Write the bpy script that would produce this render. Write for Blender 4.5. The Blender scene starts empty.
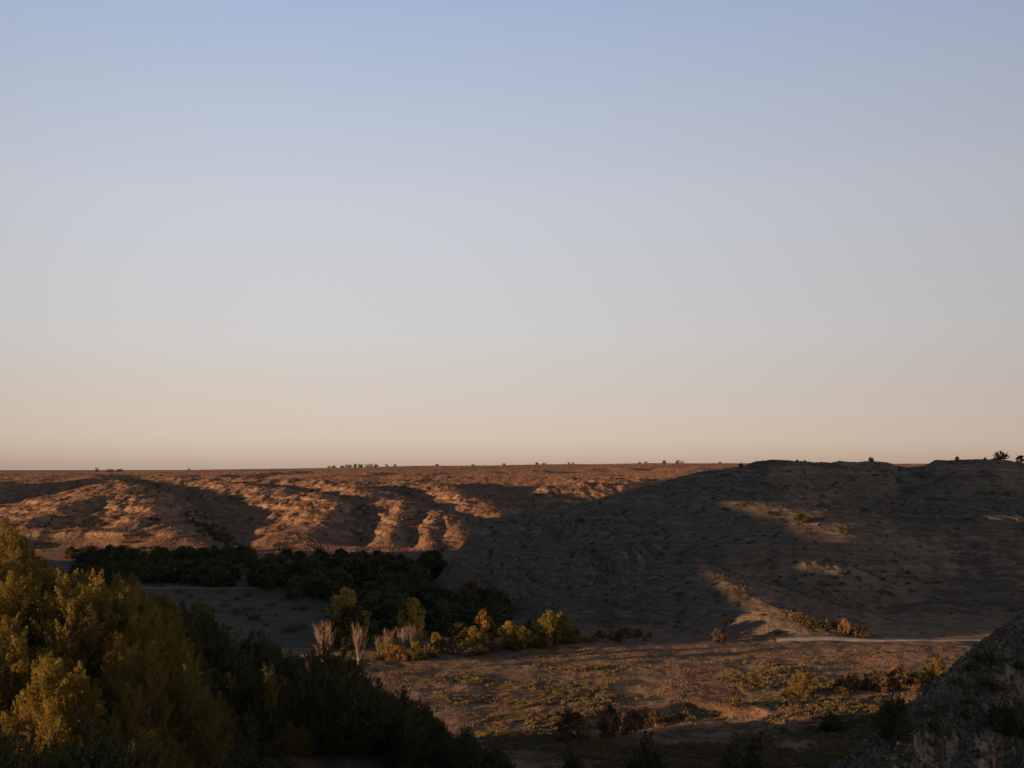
import bpy, math, random
import numpy as np

random.seed(11)
rng = np.random.default_rng(11)
F, HY, ZC = 1200.0, 466.0, 45.0          # focal length in px, horizon row, camera height above the river flat
SUN_EL = 4.2
LX, LY = 0.966, 0.259                      # horizontal travel direction of the sunlight
TAN = math.tan(math.radians(SUN_EL))
Q = 1.0                                   # terrain resolution factor

C = bpy.context.scene.collection

# ------------------------------------------------------------------ noise
def _hash(ix, iy, seed):
    h = (ix.astype(np.int64) * 374761393 + iy.astype(np.int64) * 668265263 + seed * 1442695041) & 0xffffffff
    h = ((h ^ (h >> 13)) * 1274126177) & 0xffffffff
    return (h ^ (h >> 16)) & 0xffff
def perlin(x, y, seed=0):
    ix = np.floor(x); iy = np.floor(y)
    fx = x - ix; fy = y - iy
    u = fx * fx * fx * (fx * (fx * 6 - 15) + 10); v = fy * fy * fy * (fy * (fy * 6 - 15) + 10)
    def g(dx, dy):
        a = _hash(ix + dx, iy + dy, seed) * (2 * math.pi / 65536.0)
        return np.cos(a) * (fx - dx) + np.sin(a) * (fy - dy)
    a = g(0, 0); b = g(1, 0); c = g(0, 1); d = g(1, 1)
    return 1.5 * (a + (b - a) * u + (c - a) * v + (a - b - c + d) * u * v)
def fbm(x, y, oct=4, seed=0, gain=.5, ridged=False):
    s = 0; amp = 1; f = 1
    for i in range(oct):
        n = perlin(x * f, y * f, seed + i * 17)
        if ridged: n = 1 - 2 * np.abs(n)
        s = s + amp * n
        amp *= gain; f *= 2.03
    return s
def sstep(a, b, t):
    t = np.clip((t - a) / (b - a), 0, 1)
    return t * t * (3 - 2 * t)
def smax(a, b, k): return .5 * (a + b + np.sqrt((a - b) ** 2 + k * k))
def smin(a, b, k): return -smax(-a, -b, k)

def P(px, py, D):
    return ((px - 512) / F * D, D, ZC - (py - HY) / F * D)
_fp = [474, 480, 490, 500, 512, 530, 555]
_fd = [1300, 1000, 850, 780, 720, 660, 607]
def P2(px, py, dd=0):
    return P(px, py, float(np.interp(py, _fp, _fd)) + dd)

def ridge(x, y, pts, sl, sr, rr=6.0):
    """height of a ridge along pts; sl / sr slopes on the left / right of its direction"""
    out = np.full(x.shape, -200.0)
    for (x0, y0, z0), (x1, y1, z1) in zip(pts[:-1], pts[1:]):
        dx, dy = x1 - x0, y1 - y0
        L2 = dx * dx + dy * dy
        t = np.clip(((x - x0) * dx + (y - y0) * dy) / L2, 0, 1)
        ex = x - (x0 + t * dx); ey = y - (y0 + t * dy)
        d = np.sqrt(ex * ex + ey * ey)
        side = (dx * ey - dy * ex) / math.sqrt(L2)
        w = sstep(-1, 1, side / (d + 1e-3) * 1.5)
        s = sl * w + sr * (1 - w)
        out = np.maximum(out, z0 + t * (z1 - z0) - s * (np.sqrt(d * d + rr * rr) - rr))
    return out

# ------------------------------------------------------------------ the lie of the land
FAR = [
    # (points, left slope, right slope)
    ([P2(95, 475), P2(122, 485), P2(138, 494), P2(148, 505), P2(160, 518), P2(182, 534), P2(205, 545), P2(240, 556)], .42, .22),
    ([P2(150, 492), P2(135, 489, 30), P2(95, 496, 10), P2(60, 508)], .3, .4),
    ([P2(-60, 528), P2(20, 524), P2(55, 530), P2(100, 529), P2(130, 533), P2(160, 540)], .3, .55),
    ([P2(60, 516), P2(40, 520), P2(10, 540), P2(-20, 556)], .4, .4),
    ([P2(170, 477), P2(215, 482), P2(262, 488), P2(300, 491), P2(328, 497), P2(336, 506), P2(318, 520), P2(305, 536), P2(296, 550)], .45, .25),
    ([P2(215, 478, 60), P2(300, 480, 40), P2(350, 486), P2(380, 494)], .3, .3),
    ([P2(350, 483), P2(372, 495), P2(402, 503), P2(430, 510), P2(452, 520), P2(468, 533), P2(478, 550)], .5, .3),
    ([P2(408, 505), P2(398, 520), P2(386, 538)], .55, .55),
    ([P2(440, 516), P2(430, 532), P2(424, 548)], .7, .7),
    ([P2(415, 478), P2(442, 486), P2(468, 498), P2(490, 508), P2(505, 520)], .45, .3),
    ([P2(440, 476), P2(520, 477), P2(580, 478), P2(640, 480), P2(690, 480)], .1, .22),
    ([P2(560, 484), P2(600, 484), P2(640, 482)], .6, .3),
    ([P(-210, 462, 950), P(-120, 464, 1000), P(-45, 472, 1080)], .2, .35),  # unseen ridge left of the frame, added to shade the left slope
    ([P2(-120, 473), P2(0, 474), P2(60, 475), P2(100, 475)], .1, .10),
    ([P2(280, 534), P2(330, 545), P2(390, 552)], .3, .5),
]
_bz_d = [0, 585, 640, 720, 780, 850, 1000, 1300, 2500, 3600, 6000, 14000]
_bz_z = [0, 0, .3, 2.5, 5, 8, 16, 32.0, 0, 0, -25, -110]

_e_v = [-400, -100, 60, 77, 83, 141, 145, 176, 182, 290, 294, 310, 334, 354, 358, 374, 379, 391, 405, 419, 433, 440, 448, 470, 560, 585, 602, 610, 900]
_e_s = [70, 66, 62, 54, 8, 8, 30, 26, -16, -16, 11, 14.3, 17.8, 19, 36, 40, 26.5, 29.5, 33, 35.3, 36.5, 38, 66, 74, 74, 48, 40, -30, -30]  # shadow heights that the crest of the unseen sunward ridge is built from

CR_px = [380, 430, 450, 466, 480, 520, 566, 600, 633, 670, 700, 740, 757, 770, 790, 815, 850, 888, 897, 925, 935, 1000, 1024, 1100, 1300]
CR_py = [640, 585, 562, 538, 519, 513, 508, 498, 489, 479, 471, 466, 460.5, 458.3, 459.5, 461.5, 460.5, 461, 465, 465.5, 459.5, 458, 463, 470, 470]
CR_D = [440, 455, 478, 495, 515, 530, 545, 560, 570, 580, 590, 598, 600, 601, 603, 606, 610, 612, 614, 612, 606, 600, 600, 600, 600]
BS_px = [380, 430, 470, 500, 560, 620, 700, 1100, 1400]
BS_D = [440, 436, 392, 368, 327, 316, 311, 311, 300]

MASK = {}
def H(x, y, keep=False):
    x = np.asarray(x, float); y = np.asarray(y, float)
    r = np.hypot(x, y)
    yy = np.maximum(y, 1.0)
    px = np.clip(512 + F * x / yy, -4000, 5000)
    infront = sstep(-20, 40, y)
    # river flat with a wash
    z = 0.5 * fbm(x / 60, y / 60, 3, 5) + 0.22 * fbm(x / 7, y / 9, 3, 6)
    z += .34 * fbm(x / 30, y / 13, 3, 9) * sstep(160, 190, y)
    z += 0.8 * sstep(5, 40, x) * sstep(330, 250, y) * sstep(170, 215, y)
    # camera butte
    cam = 43.3 - .52 * (np.sqrt(r * r + 9) - 3) - sstep(4, 30, r) * 1.5
    cam = cam + sstep(12, 50, r) * 1.2 * fbm(x / 14, y / 14, 4, 8)
    z = smax(z, cam, 1.0)
    # juniper hill on the left
    jn = ridge(x + 2 * perlin(x / 15, y / 15, 23), y + 2 * perlin(x / 15, y / 15, 24), [P(-500, 900, 96), P(-150, 700, 106), P(-70, 640, 113), P(-30, 600, 116), P(20, 604, 118), P(70, 628, 119), P(130, 655, 119), P(180, 700, 118), P(215, 765, 118)], .85, .26, 4)
    jn = jn - 2.4 * (np.sqrt(np.maximum(0, x + .270 * np.minimum(y, 122) + 4.5) ** 2 + 9) - 3)
    jn = jn + 1.2 * fbm(x / 18, y / 18, 4, 21)
    jn2 = ridge(x, y, [P(120, 655, 150), P(200, 662, 163), P(280, 690, 168), P(350, 722, 173), P(420, 760, 177), P(470, 800, 180)], .75, .5, 4) + .7 * fbm(x / 16, y / 16, 3, 22)
    jn2 = np.maximum(jn2, ridge(x, y, [P(170, 735, 133), P(215, 742, 134), P(262, 748, 135), P(330, 756, 138), P(400, 790, 145)], .3, .5, 4) + .7 * fbm(x / 9, y / 9, 3, 25))
    if keep: MASK['camh'] = cam > 1.0; MASK['jn'] = (np.maximum(jn, jn2) > z)
    z = smax(z, jn, 1.5); z = smax(z, jn2, 1.5)
    # clay knoll on the right
    kn = ridge(x, y, [P(1500, 480, 92.4), P(1100, 560, 80.6), P(1034, 616, 75.6), P(1010, 634, 73.1), P(955, 686, 67.2), P(905, 730, 62.2), P(850, 772, 57.1), P(800, 850, 52.1)], .46, 1.0, 1.5)
    kn = kn + .45 * (fbm(x / 7, y / 7, 5, 31, ridged=True) - 1) + .30 * fbm(x / 1.6, y / 1.6, 4, 32) + .45 * (fbm(x / 3.1, y / 4.2, 4, 33, ridged=True) - .6) + .10 * fbm(x / .5, y / .5, 3, 34, ridged=True)
    if keep: MASK['kn'] = kn - .6 > z
    z = smax(z, kn - .6, .4)
    # badland hill in the middle distance
    dc = np.interp(px, CR_px, CR_D); db = np.interp(px, BS_px, BS_D)
    zc_d = ZC - (np.interp(px, CR_px, CR_py) - HY) / F * dc
    zc_s = ZC - (np.interp(px, [380, 430, 450, 466, 480, 520, 566, 633, 700, 757, 1000, 1300], [640, 585, 562, 538, 519, 513, 508, 489, 471, 464, 462, 466]) - HY) / F * dc
    wx = 14 * fbm(x / 70, y / 70, 3, 41)
    t = (y + wx * .6 - db) / (dc - db)
    tt = np.clip(t, 0, 1)
    zc = zc_s + (zc_d - zc_s) * sstep(.78, .98, tt)
    leftness = sstep(720, 600, px)
    rq = sstep(780, 860, px)
    prof = (1 - leftness) * ((.30 - .21 * rq) * tt + (.70 + .21 * rq) * tt ** (2.0 + .25 * rq)) + leftness * (.95 * tt ** .85 * (1 - tt) + tt ** 1.3 * tt)
    hill = zc * prof
    mid = np.clip(tt * 4, 0, 1) * np.clip((1 - tt) * 5, 0, 1)
    fl = fbm((x + .35 * y + wx) / 13, y / 85, 4, 42, ridged=True)
    hill = hill + mid * (leftness * 2.8 + (1 - leftness) * 1.0) * (fl - .3)
    hill = hill + mid * 2.2 * fbm(x / 60, y / 75, 3, 43) + mid * .5 * (fbm((x + .3 * y) / 8, y / 22, 4, 49, ridged=True) - .5) * (.4 + leftness)
    hill = hill - 2.0 * sstep(815, 960, px) * sstep(.06, .24, tt) * sstep(.66, .42, tt)
    hill = hill + np.clip(tt * 9 - 7.6, 0, 1) * (x > 60) * .5 * fbm(x / 9, y / 9, 4, 50)
    hill = hill + np.clip(tt * 6, 0, 1) * (.16 * fbm(x / 9, y / 12, 4, 44) + .10 * fbm(x / 2.5, y / 4, 2, 45))
    back = np.clip(t - 1, 0, 3) * (dc - db)
    hill = hill - .16 * back - .0006 * back ** 2
    sp = ridge(x, y, [P(640, 497, 545), P(690, 499, 500), P(735, 501, 472), P(765, 507, 460), P(795, 518, 447), P(835, 532, 436), P(880, 544, 430)], .12, .48, 8)
    sp = sp + .5 * fbm(x / 12, y / 12, 3, 46)
    m1 = ridge(x, y, [P(735, 553, 400), P(765, 549, 402), P(800, 556, 396), P(832, 562, 392)], .2, .55, 4) + .7 * fbm(x / 6, y / 8, 3, 47)
    s2 = ridge(x, y, [P(690, 562, 385), P(712, 570, 362), P(740, 588, 338), P(768, 604, 324), P(782, 616, 322)], .3, .4, 3) + .3 * fbm(x / 5, y / 5, 3, 48)
    s3 = ridge(x, y, [P(580, 600, 362), P(590, 603, 345), P(598, 618, 332)], .4, .4, 6)
    s4 = ridge(x, y, [P(640, 575, 385), P(665, 590, 362), P(690, 610, 338)], .35, .45, 5)
    hill = smax(hill, sp, 1.2); hill = smax(hill, m1, .8); hill = smax(hill, s2, .6); hill = smax(hill, s3, .8); hill = smax(hill, s4, .8)
    hill = hill - 5 * np.clip(-t * 10, 0, 1)
    capz = zc * (.06 * tt + .94 * tt ** 2.4) + .5 + .3 * fbm(x / 9, y / 12, 3, 64)
    cm = .85 * sstep(815, 985, px) * sstep(.66, .36, tt)
    hill = hill * (1 - cm) + np.minimum(hill, capz) * cm
    gate2 = infront * sstep(380, 440, px) * (y > 200) * sstep(1900, 1300, px)
    hill = np.where(y > 200, hill, -50)
    hterm = np.where(gate2 > 0, hill * gate2 - (1 - gate2) * 20 - .3, -50)
    z = np.where(gate2 > 0, smax(z, hill * gate2 - (1 - gate2) * 20 - .3, 1.0), z)
    # far hills and the plateau
    u = (x * LX + y * LY); v = (-x * LY + y * LX)
    rd = np.where(y > 0, np.hypot(y, np.maximum(np.abs(x) - .5 * y, 0)), r)
    w1 = 40 * fbm(x / 210, y / 210, 3, 51); w2 = 40 * fbm(x / 210 + 9, y / 210, 3, 52)
    wa = .22 * w1 * 1.0; wb = .25 * w2
    fb = np.interp(rd + .5 * w1 * sstep(600, 900, rd), _bz_d, _bz_z)
    ero = fbm((x + w1) / 130, (y + w2) / 190, 5, 53, gain=.48, ridged=True)
    amp = sstep(590, 720, rd) * (1 - .72 * sstep(1000, 1350, rd)) * sstep(2600, 1700, rd)
    far = fb + amp * (2.6 * ero - 1.6)
    for pts, sl, sr in FAR:
        far = smax(far, ridge(x + wa, y + wb, pts, sl, sr, 7) + 1.1 * amp * fbm((x + w2 * .4) / 36, (y + w1 * .4) / 50, 4, 54, ridged=True) - .8, 1.5)
    # little cliffs: benches of hard rock in the lower slopes
    bench = far * 0 + np.floor(far / 5.2) * 5.2
    f = (far - bench) / 5.2
    ter = bench + 5.2 * (sstep(.30, .52, f) * .62 + .38 * f)
    k = sstep(2, 5, far) * sstep(27, 20, far) * (.38 + .5 * perlin(x / 90, y / 90, 55)) * sstep(560, 620, rd)
    far = far * (1 - k) + ter * k
    far = far + amp * (.9 * fbm(x / 22, y / 26, 4, 56) + sstep(3, 8, far) * (1.1 * (fbm((x + .3 * w2) / 24, y / 80, 5, 59, ridged=True) - .6) + .45 * (fbm(x / 7, y / 10, 3, 60, ridged=True) - .5)))
    # plateau: rises slowly to the skyline, lower on the left, higher on the right
    skyz = ZC - (np.interp(px, [-400, 0, 100, 200, 350, 500, 640, 720, 1100, 1500], [473, 473, 472.3, 470.2, 467.3, 465.3, 463.6, 463.6, 464, 464]) - HY) / F * 2500
    tp = sstep(1150, 2500, rd)
    plat = (35 + (skyz - 35) * tp) - sstep(2500, 3600, rd) * (skyz - 5) - np.maximum(rd - 3600, 0) * .012
    plat = plat + 1.2 * fbm(x / 260, y / 400, 4, 57) * sstep(1100, 1500, rd) * sstep(3200, 2500, rd)
    plat = plat - 5 * sstep(.35, .9, fbm(x / 300, y / 420, 3, 58, ridged=True)) * sstep(1150, 1300, rd) * sstep(2300, 1700, rd)
    wp = sstep(1050, 1350, rd)
    far = far * (1 - wp) + smax(plat, far * sstep(1500, 1250, rd), 1.5) * wp
    # butte at the far left and low swells to the horizon
    bt = ridge(x, y, [P(-120, 470.5, 5200), P(18, 470.6, 5200), P(30, 471, 5200)], .25, .25, 30)
    far = np.maximum(far, bt)
    fw = sstep(560, 610, rd)
    zrest = np.maximum(z * 0 + np.where(hterm > z - 3, -5, z) * (1 - fw), far * fw - (1 - fw) * 2)
    if keep: MASK['mid'] = (hterm > zrest) & (hterm > .9) & (gate2 > .5)
    z = np.where(rd > 540, smax(smax(z * (1 - fw), far * fw - (1 - fw) * 2, .8), hterm, .5), z)
    # unseen ridge added on the sunward side, crest notched to place the evening shadows
    s0 = np.interp(v + 2 * perlin(x / 50, y / 50, 61), _e_v, _e_s)
    xc = -(.5 * np.maximum(y, -60) + 110)
    q = (x - xc) / LX
    top = s0 - TAN * xc / LX
    side = np.where(q > 0, np.exp(-(np.maximum(q - 5, 0) / 34) ** 2), np.exp(-(q / 170) ** 2))
    shadow_ridge = top * side - 6 * (1 - side)
    shadow_ridge = shadow_ridge + sstep(5, 20, shadow_ridge) * sstep(3, 25, np.abs(q)) * 3 * fbm(x / 30, y / 30, 3, 62)
    shadow_ridge = np.where(v > 612, -30, shadow_ridge)
    z = smax(z, shadow_ridge, 1.0) 
    # the wash across the field
    if True:
        wv = np.interp(px, [540, 600, 680, 760, 840, 900], [0, 1.0, 1.7, 1.8, 1.2, 0])
        dpt = np.clip(wv, 0, 3)
        d = _dist(x, y, [P(560, 724, 200), P(610, 716, 208), P(660, 712, 214), P(700, 711, 217), P(745, 722, 211), P(790, 730, 205), P(830, 728, 206), P(905, 722, 210)])
        z = z - dpt * sstep(7, 2, d + 1.5 * perlin(x / 6, y / 6, 71))
    return z
def _dist(x, y, pts):
    out = np.full(x.shape, 1e9)
    for (x0, y0, _), (x1, y1, _) in zip(pts[:-1], pts[1:]):
        dx, dy = x1 - x0, y1 - y0
        t = np.clip(((x - x0) * dx + (y - y0) * dy) / (dx * dx + dy * dy), 0, 1)
        out = np.minimum(out, np.hypot(x - x0 - t * dx, y - y0 - t * dy))
    return out

# ------------------------------------------------------------------ materials
def new_mat(name):
    m = bpy.data.materials.new(name); m.use_nodes = True
    nt = m.node_tree; nt.nodes.clear()
    out = nt.nodes.new('ShaderNodeOutputMaterial'); b = nt.nodes.new('ShaderNodeBsdfPrincipled')
    b.inputs['Roughness'].default_value = .92
    b.inputs['Specular IOR Level'].default_value = .15
    nt.links.new(b.outputs[0], out.inputs[0])
    return m, nt, b
def N(nt, t, **k):
    n = nt.nodes.new(t)
    for a, b in k.items():
        if a in n.inputs.keys(): n.inputs[a].default_value = b
        else: setattr(n, a, b)
    return n
def ramp(nt, fac, stops, interp='LINEAR'):
    r = nt.nodes.new('ShaderNodeValToRGB'); r.color_ramp.interpolation = interp
    e = r.color_ramp.elements
    stops = [stops[0], stops[-1]] + list(stops[1:-1])
    e[0].position = stops[0][0]; e[0].color = tuple(stops[0][1]) + (1,) if len(stops[0][1]) == 3 else stops[0][1]
    e[1].position = stops[1][0]; e[1].color = tuple(stops[1][1]) + (1,)
    for p, c in stops[2:]:
        n = e.new(p); n.color = tuple(c) + (1,)
    nt.links.new(fac, r.inputs[0]); return r.outputs[0]
def mix(nt, fac, a, b, mode='MIX'):
    m = nt.nodes.new('ShaderNodeMix'); m.data_type = 'RGBA'; m.blend_type = mode
    for s, val in ((0, fac), (6, a), (7, b)):
        if isinstance(val, (int, float)): m.inputs[s].default_value = val
        elif isinstance(val, tuple): m.inputs[s].default_value = val + (1,)
        else: nt.links.new(val, m.inputs[s])
    return m.outputs[2]
def mth(nt, op, a, b=0.0, c=None):
    m = nt.nodes.new('ShaderNodeMath'); m.operation = op
    for i, val in enumerate((a, b) if c is None else (a, b, c)):
        if isinstance(val, (int, float)): m.inputs[i].default_value = val
        else: nt.links.new(val, m.inputs[i])
    return m.outputs[0]
def noise(nt, scale, vec=None, detail=5, rough=.55, sc3=None, dist=0):
    if sc3 is not None:
        mp = nt.nodes.new('ShaderNodeMapping'); mp.inputs['Scale'].default_value = sc3
        nt.links.new(vec, mp.inputs[0]); vec = mp.outputs[0]
    n = N(nt, 'ShaderNodeTexNoise', Scale=scale, Detail=detail, Roughness=rough, Distortion=dist)
    if vec is not None: nt.links.new(vec, n.inputs['Vector'])
    return n.outputs['Fac']

def ground_mat(name, grass_a, grass_b, clay_a, clay_b, steep=(.80, .93), speck=None, speck_sc=.5, speck_w=(.58, .66), strata=0.0, streak=None, bump=.6, bscale=.8):
    m, nt, b = new_mat(name)
    g = N(nt, 'ShaderNodeNewGeometry'); pos = g.outputs['Position']
    sep = N(nt, 'ShaderNodeSeparateXYZ'); nt.links.new(g.outputs['Normal'], sep.inputs[0])
    sp = N(nt, 'ShaderNodeSeparateXYZ'); nt.links.new(pos, sp.inputs[0])
    n1 = noise(nt, .018, pos, 6); n2 = noise(nt, .12, pos, 6, .6); n3 = noise(nt, .9, pos, 4, .6)
    grass = mix(nt, ramp(nt, n1, [(.40, (0, 0, 0)), (.60, (1, 1, 1))]), grass_a, grass_b)
    grass = mix(nt, ramp(nt, n2, [(.38, (0, 0, 0)), (.64, (1, 1, 1))]), grass, tuple(c * .62 for c in grass_b))
    clay = mix(nt, ramp(nt, n2, [(.35, (0, 0, 0)), (.65, (1, 1, 1))]), clay_a, clay_b)
    if strata:
        zz = mth(nt, 'ADD', sp.outputs[2], mth(nt, 'MULTIPLY', n1, 6.0))
        comb = N(nt, 'ShaderNodeCombineXYZ'); nt.links.new(zz, comb.inputs[2])
        st = noise(nt, .55, comb.outputs[0], 4, .7)
        clay = mix(nt, mth(nt, 'MULTIPLY', ramp(nt, st, [(.42, (0, 0, 0)), (.52, (1, 1, 1))]), strata), clay, tuple(c * .5 for c in clay_a))
        clay = mix(nt, mth(nt, 'MULTIPLY', ramp(nt, st, [(.60, (0, 0, 0)), (.66, (1, 1, 1))]), strata), clay, (.50, .43, .34))
    s = mth(nt, 'ADD', sep.outputs[2], mth(nt, 'MULTIPLY', mth(nt, 'SUBTRACT', n2, .5), .28))
    col = mix(nt, ramp(nt, s, [(steep[0], (0, 0, 0)), (steep[1], (1, 1, 1))]), clay, grass)
    if speck:
        k = noise(nt, speck_sc, pos, 3, .5)
        col = mix(nt, ramp(nt, k, [(speck_w[0], (0, 0, 0)), (speck_w[1], (1, 1, 1))]), col, speck)
    if streak:
        k = noise(nt, 1.0, pos, 2, .5, sc3=streak[1])
        col = mix(nt, ramp(nt, k, [(streak[2], (0, 0, 0)), (streak[2] + .05, (1, 1, 1))]), col, streak[0])
    col = mix(nt, ramp(nt, n3, [(.3, (0, 0, 0)), (.75, (.5, .5, .5))]), col, (.10, .075, .05), 'MIX')
    nt.links.new(col, b.inputs['Base Color'])
    bp = N(nt, 'ShaderNodeBump', Strength=bump, Distance=bscale)
    nb = mth(nt, 'ADD', noise(nt, .5, pos, 6, .65), mth(nt, 'MULTIPLY', noise(nt, 2.6, pos, 3, .6), .35))
    nt.links.new(nb, bp.inputs['Height']); nt.links.new(bp.outputs[0], b.inputs['Normal'])
    return m

def leaf_mat(name, cols, var=.35, trans=.25):
    """cols: (dark, mid, light) shades for the leaves, varied leaf by leaf and tree by tree"""
    m, nt, b = new_mat(name)
    g = N(nt, 'ShaderNodeNewGeometry'); oi = N(nt, 'ShaderNodeObjectInfo')
    f = mth(nt, 'ADD', mth(nt, 'MULTIPLY', g.outputs['Random Per Island'], .6), mth(nt, 'MULTIPLY', oi.outputs['Random'], .4))
    col = ramp(nt, f, [(.1, cols[0]), (.5, cols[1]), (.9, cols[2])])
    col = mix(nt, mth(nt, 'MULTIPLY', oi.outputs['Random'], var), col, tuple(c * .55 for c in cols[0]))
    nt.links.new(col, b.inputs['Base Color'])
    tr = N(nt, 'ShaderNodeBsdfTranslucent'); nt.links.new(col, tr.inputs[0])
    mx = N(nt, 'ShaderNodeMixShader'); mx.inputs[0].default_value = trans
    nt.links.new(b.outputs[0], mx.inputs[1]); nt.links.new(tr.outputs[0], mx.inputs[2])
    out = [n for n in nt.nodes if n.type == 'OUTPUT_MATERIAL'][0]
    nt.links.new(mx.outputs[0], out.inputs[0])
    b.inputs['Roughness'].default_value = .75
    return m
def bark_mat(name, c1, c2):
    m, nt, b = new_mat(name)
    tc = N(nt, 'ShaderNodeTexCoord')
    n = noise(nt, 6, tc.outputs['Object'], 5, .6, sc3=(1, 1, .25))
    nt.links.new(mix(nt, n, c1, c2), b.inputs['Base Color']); return m

M = {}
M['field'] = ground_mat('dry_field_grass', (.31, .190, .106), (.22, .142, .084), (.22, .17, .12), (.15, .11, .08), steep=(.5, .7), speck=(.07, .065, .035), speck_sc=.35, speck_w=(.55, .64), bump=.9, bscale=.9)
M['far'] = ground_mat('far_hill_ground', (.34, .175, .095), (.23, .13, .078), (.50, .33, .20), (.28, .19, .125), steep=(.86, .97), speck=(.075, .060, .038), speck_sc=.22, speck_w=(.57, .64), strata=.8, bump=1, bscale=1.8)
M['plateau'] = ground_mat('plateau_grass', (.34, .17, .085), (.26, .135, .07), (.30, .2, .13), (.2, .14, .09), steep=(.6, .8), speck=(.07, .06, .035), speck_sc=.05, speck_w=(.60, .66), bump=.5, bscale=2)
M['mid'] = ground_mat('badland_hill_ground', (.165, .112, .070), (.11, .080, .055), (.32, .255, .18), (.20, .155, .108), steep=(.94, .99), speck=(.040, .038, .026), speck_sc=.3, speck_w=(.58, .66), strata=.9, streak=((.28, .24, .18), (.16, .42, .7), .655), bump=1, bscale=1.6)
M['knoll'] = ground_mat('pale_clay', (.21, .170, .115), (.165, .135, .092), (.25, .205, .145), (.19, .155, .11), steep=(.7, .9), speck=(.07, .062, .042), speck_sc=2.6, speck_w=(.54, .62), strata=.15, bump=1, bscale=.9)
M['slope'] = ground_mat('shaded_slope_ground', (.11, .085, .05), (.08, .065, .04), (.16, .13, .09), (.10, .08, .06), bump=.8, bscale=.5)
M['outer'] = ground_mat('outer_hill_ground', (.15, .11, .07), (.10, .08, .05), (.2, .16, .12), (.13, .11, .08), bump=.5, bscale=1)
M['flat'] = ground_mat('shaded_field_grass', (.12, .088, .055), (.085, .064, .042), (.14, .11, .08), (.12, .1, .08), steep=(.5, .7), speck=(.05, .05, .032), speck_sc=.3, speck_w=(.52, .62), bump=.8, bscale=.8)  # field grass darkened to put the valley shade into its colour
M['gravel'] = ground_mat('road_gravel', (.30, .27, .24), (.25, .23, .20), (.36, .33, .29), (.30, .28, .25), bump=.2, bscale=.1)
M['path'] = ground_mat('track_dirt', (.24, .2, .15), (.2, .165, .125), (.24, .2, .15), (.2, .17, .13), bump=.2, bscale=.1)
M['juniper'] = leaf_mat('sunlit_juniper_needles', ((.11, .090, .022), (.22, .168, .038), (.34, .25, .06)), .25, .4)  # needle colour lifted to carry the evening sun
M['juniper_dark_shaded'] = leaf_mat('dark_shaded_juniper_needles', ((.050, .056, .024), (.088, .090, .034), (.125, .118, .045)), .4, .1)  # darker copy carrying the slope's shade; naturally dark junipers and shrubs share it
M['cotton_green'] = leaf_mat('dark_cottonwood_leaves', ((.045, .052, .025), (.085, .088, .036), (.14, .125, .05)), .5, .2)
M['yellow'] = leaf_mat('yellow_autumn_leaves', ((.16, .13, .03), (.30, .22, .045), (.46, .33, .07)), .1, .3)
M['lime'] = leaf_mat('yellow_green_leaves', ((.09, .09, .022), (.19, .165, .034), (.33, .25, .045)), .2, .3)
M['orange'] = leaf_mat('orange_autumn_leaves', ((.17, .095, .035), (.26, .145, .05), (.38, .20, .06)), .15, .3)
M['rust'] = leaf_mat('rusty_brush_leaves', ((.075, .055, .032), (.125, .085, .045), (.19, .125, .06)), .3, .2)
M['sage'] = leaf_mat('sagebrush_leaves', ((.09, .08, .04), (.17, .135, .06), (.28, .20, .09)), .25, .15)
M['red'] = leaf_mat('red_leaves', ((.35, .02, .02), (.5, .03, .03), (.6, .06, .05)), .0, .2)
M['twig'] = leaf_mat('bare_pink_twigs', ((.16, .12, .09), (.26, .19, .145), (.38, .28, .21)), .25, .0)
M['bark'] = bark_mat('juniper_bark', (.10, .07, .05), (.17, .12, .09))
M['palebark'] = bark_mat('cottonwood_bark', (.20, .16, .12), (.32, .26, .2))

def setk(o, kind=None, label=None, cat=None, group=None):
    if kind: o['kind'] = kind
    if label: o['label'] = label
    if cat: o['category'] = cat
    if group: o['group'] = group

# ------------------------------------------------------------------ terrain mesh
def mesh_np(name, verts, quads, mat, smooth=True, tris=False):
    me = bpy.data.meshes.new(name)
    k = 3 if tris else 4
    me.vertices.add(len(verts)); me.vertices.foreach_set('co', np.ascontiguousarray(verts, dtype=np.float32).ravel())
    me.loops.add(len(quads) * k); me.loops.foreach_set('vertex_index', np.ascontiguousarray(quads, dtype=np.int32).ravel())
    me.polygons.add(len(quads))
    me.polygons.foreach_set('loop_start', np.arange(0, len(quads) * k, k, dtype=np.int32))
    me.polygons.foreach_set('use_smooth', np.full(len(quads), smooth))
    me.materials.append(mat); me.update(calc_edges=True)
    return me

def seg(a, b, step): return list(np.arange(a, b, step * Q))
rs = seg(.5, 4, .7) + seg(4, 60, 1.4) + seg(60, 180, .55) + seg(180, 330, .45) + seg(330, 600, .9) + seg(600, 1350, 1.6) + seg(1350, 2700, 9)
rs += list(np.geomspace(2700, 14000, 40))
rs = np.array(rs)
th_in = np.arange(-.47, .47, .00105 * Q)
th_l = [-.47]; st = .002
while th_l[-1] > -math.pi: th_l.append(th_l[-1] - st); st = min(st * 1.06, .02)
th_l = th_l[1:]; th_l[-1] = -math.pi
th_r = [th_in[-1]]; st = .003
while th_r[-1] < math.pi: th_r.append(th_r[-1] + st); st = min(st * 1.1, .05)
th_r = th_r[1:]; th_r[-1] = math.pi
th = np.array(th_l[::-1] + list(th_in) + th_r)
R_, T_ = np.meshgrid(rs, th, indexing='ij')
X = R_ * np.sin(T_); Y = R_ * np.cos(T_)
Z = H(X, Y, True)
nr, ntn = X.shape
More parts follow.
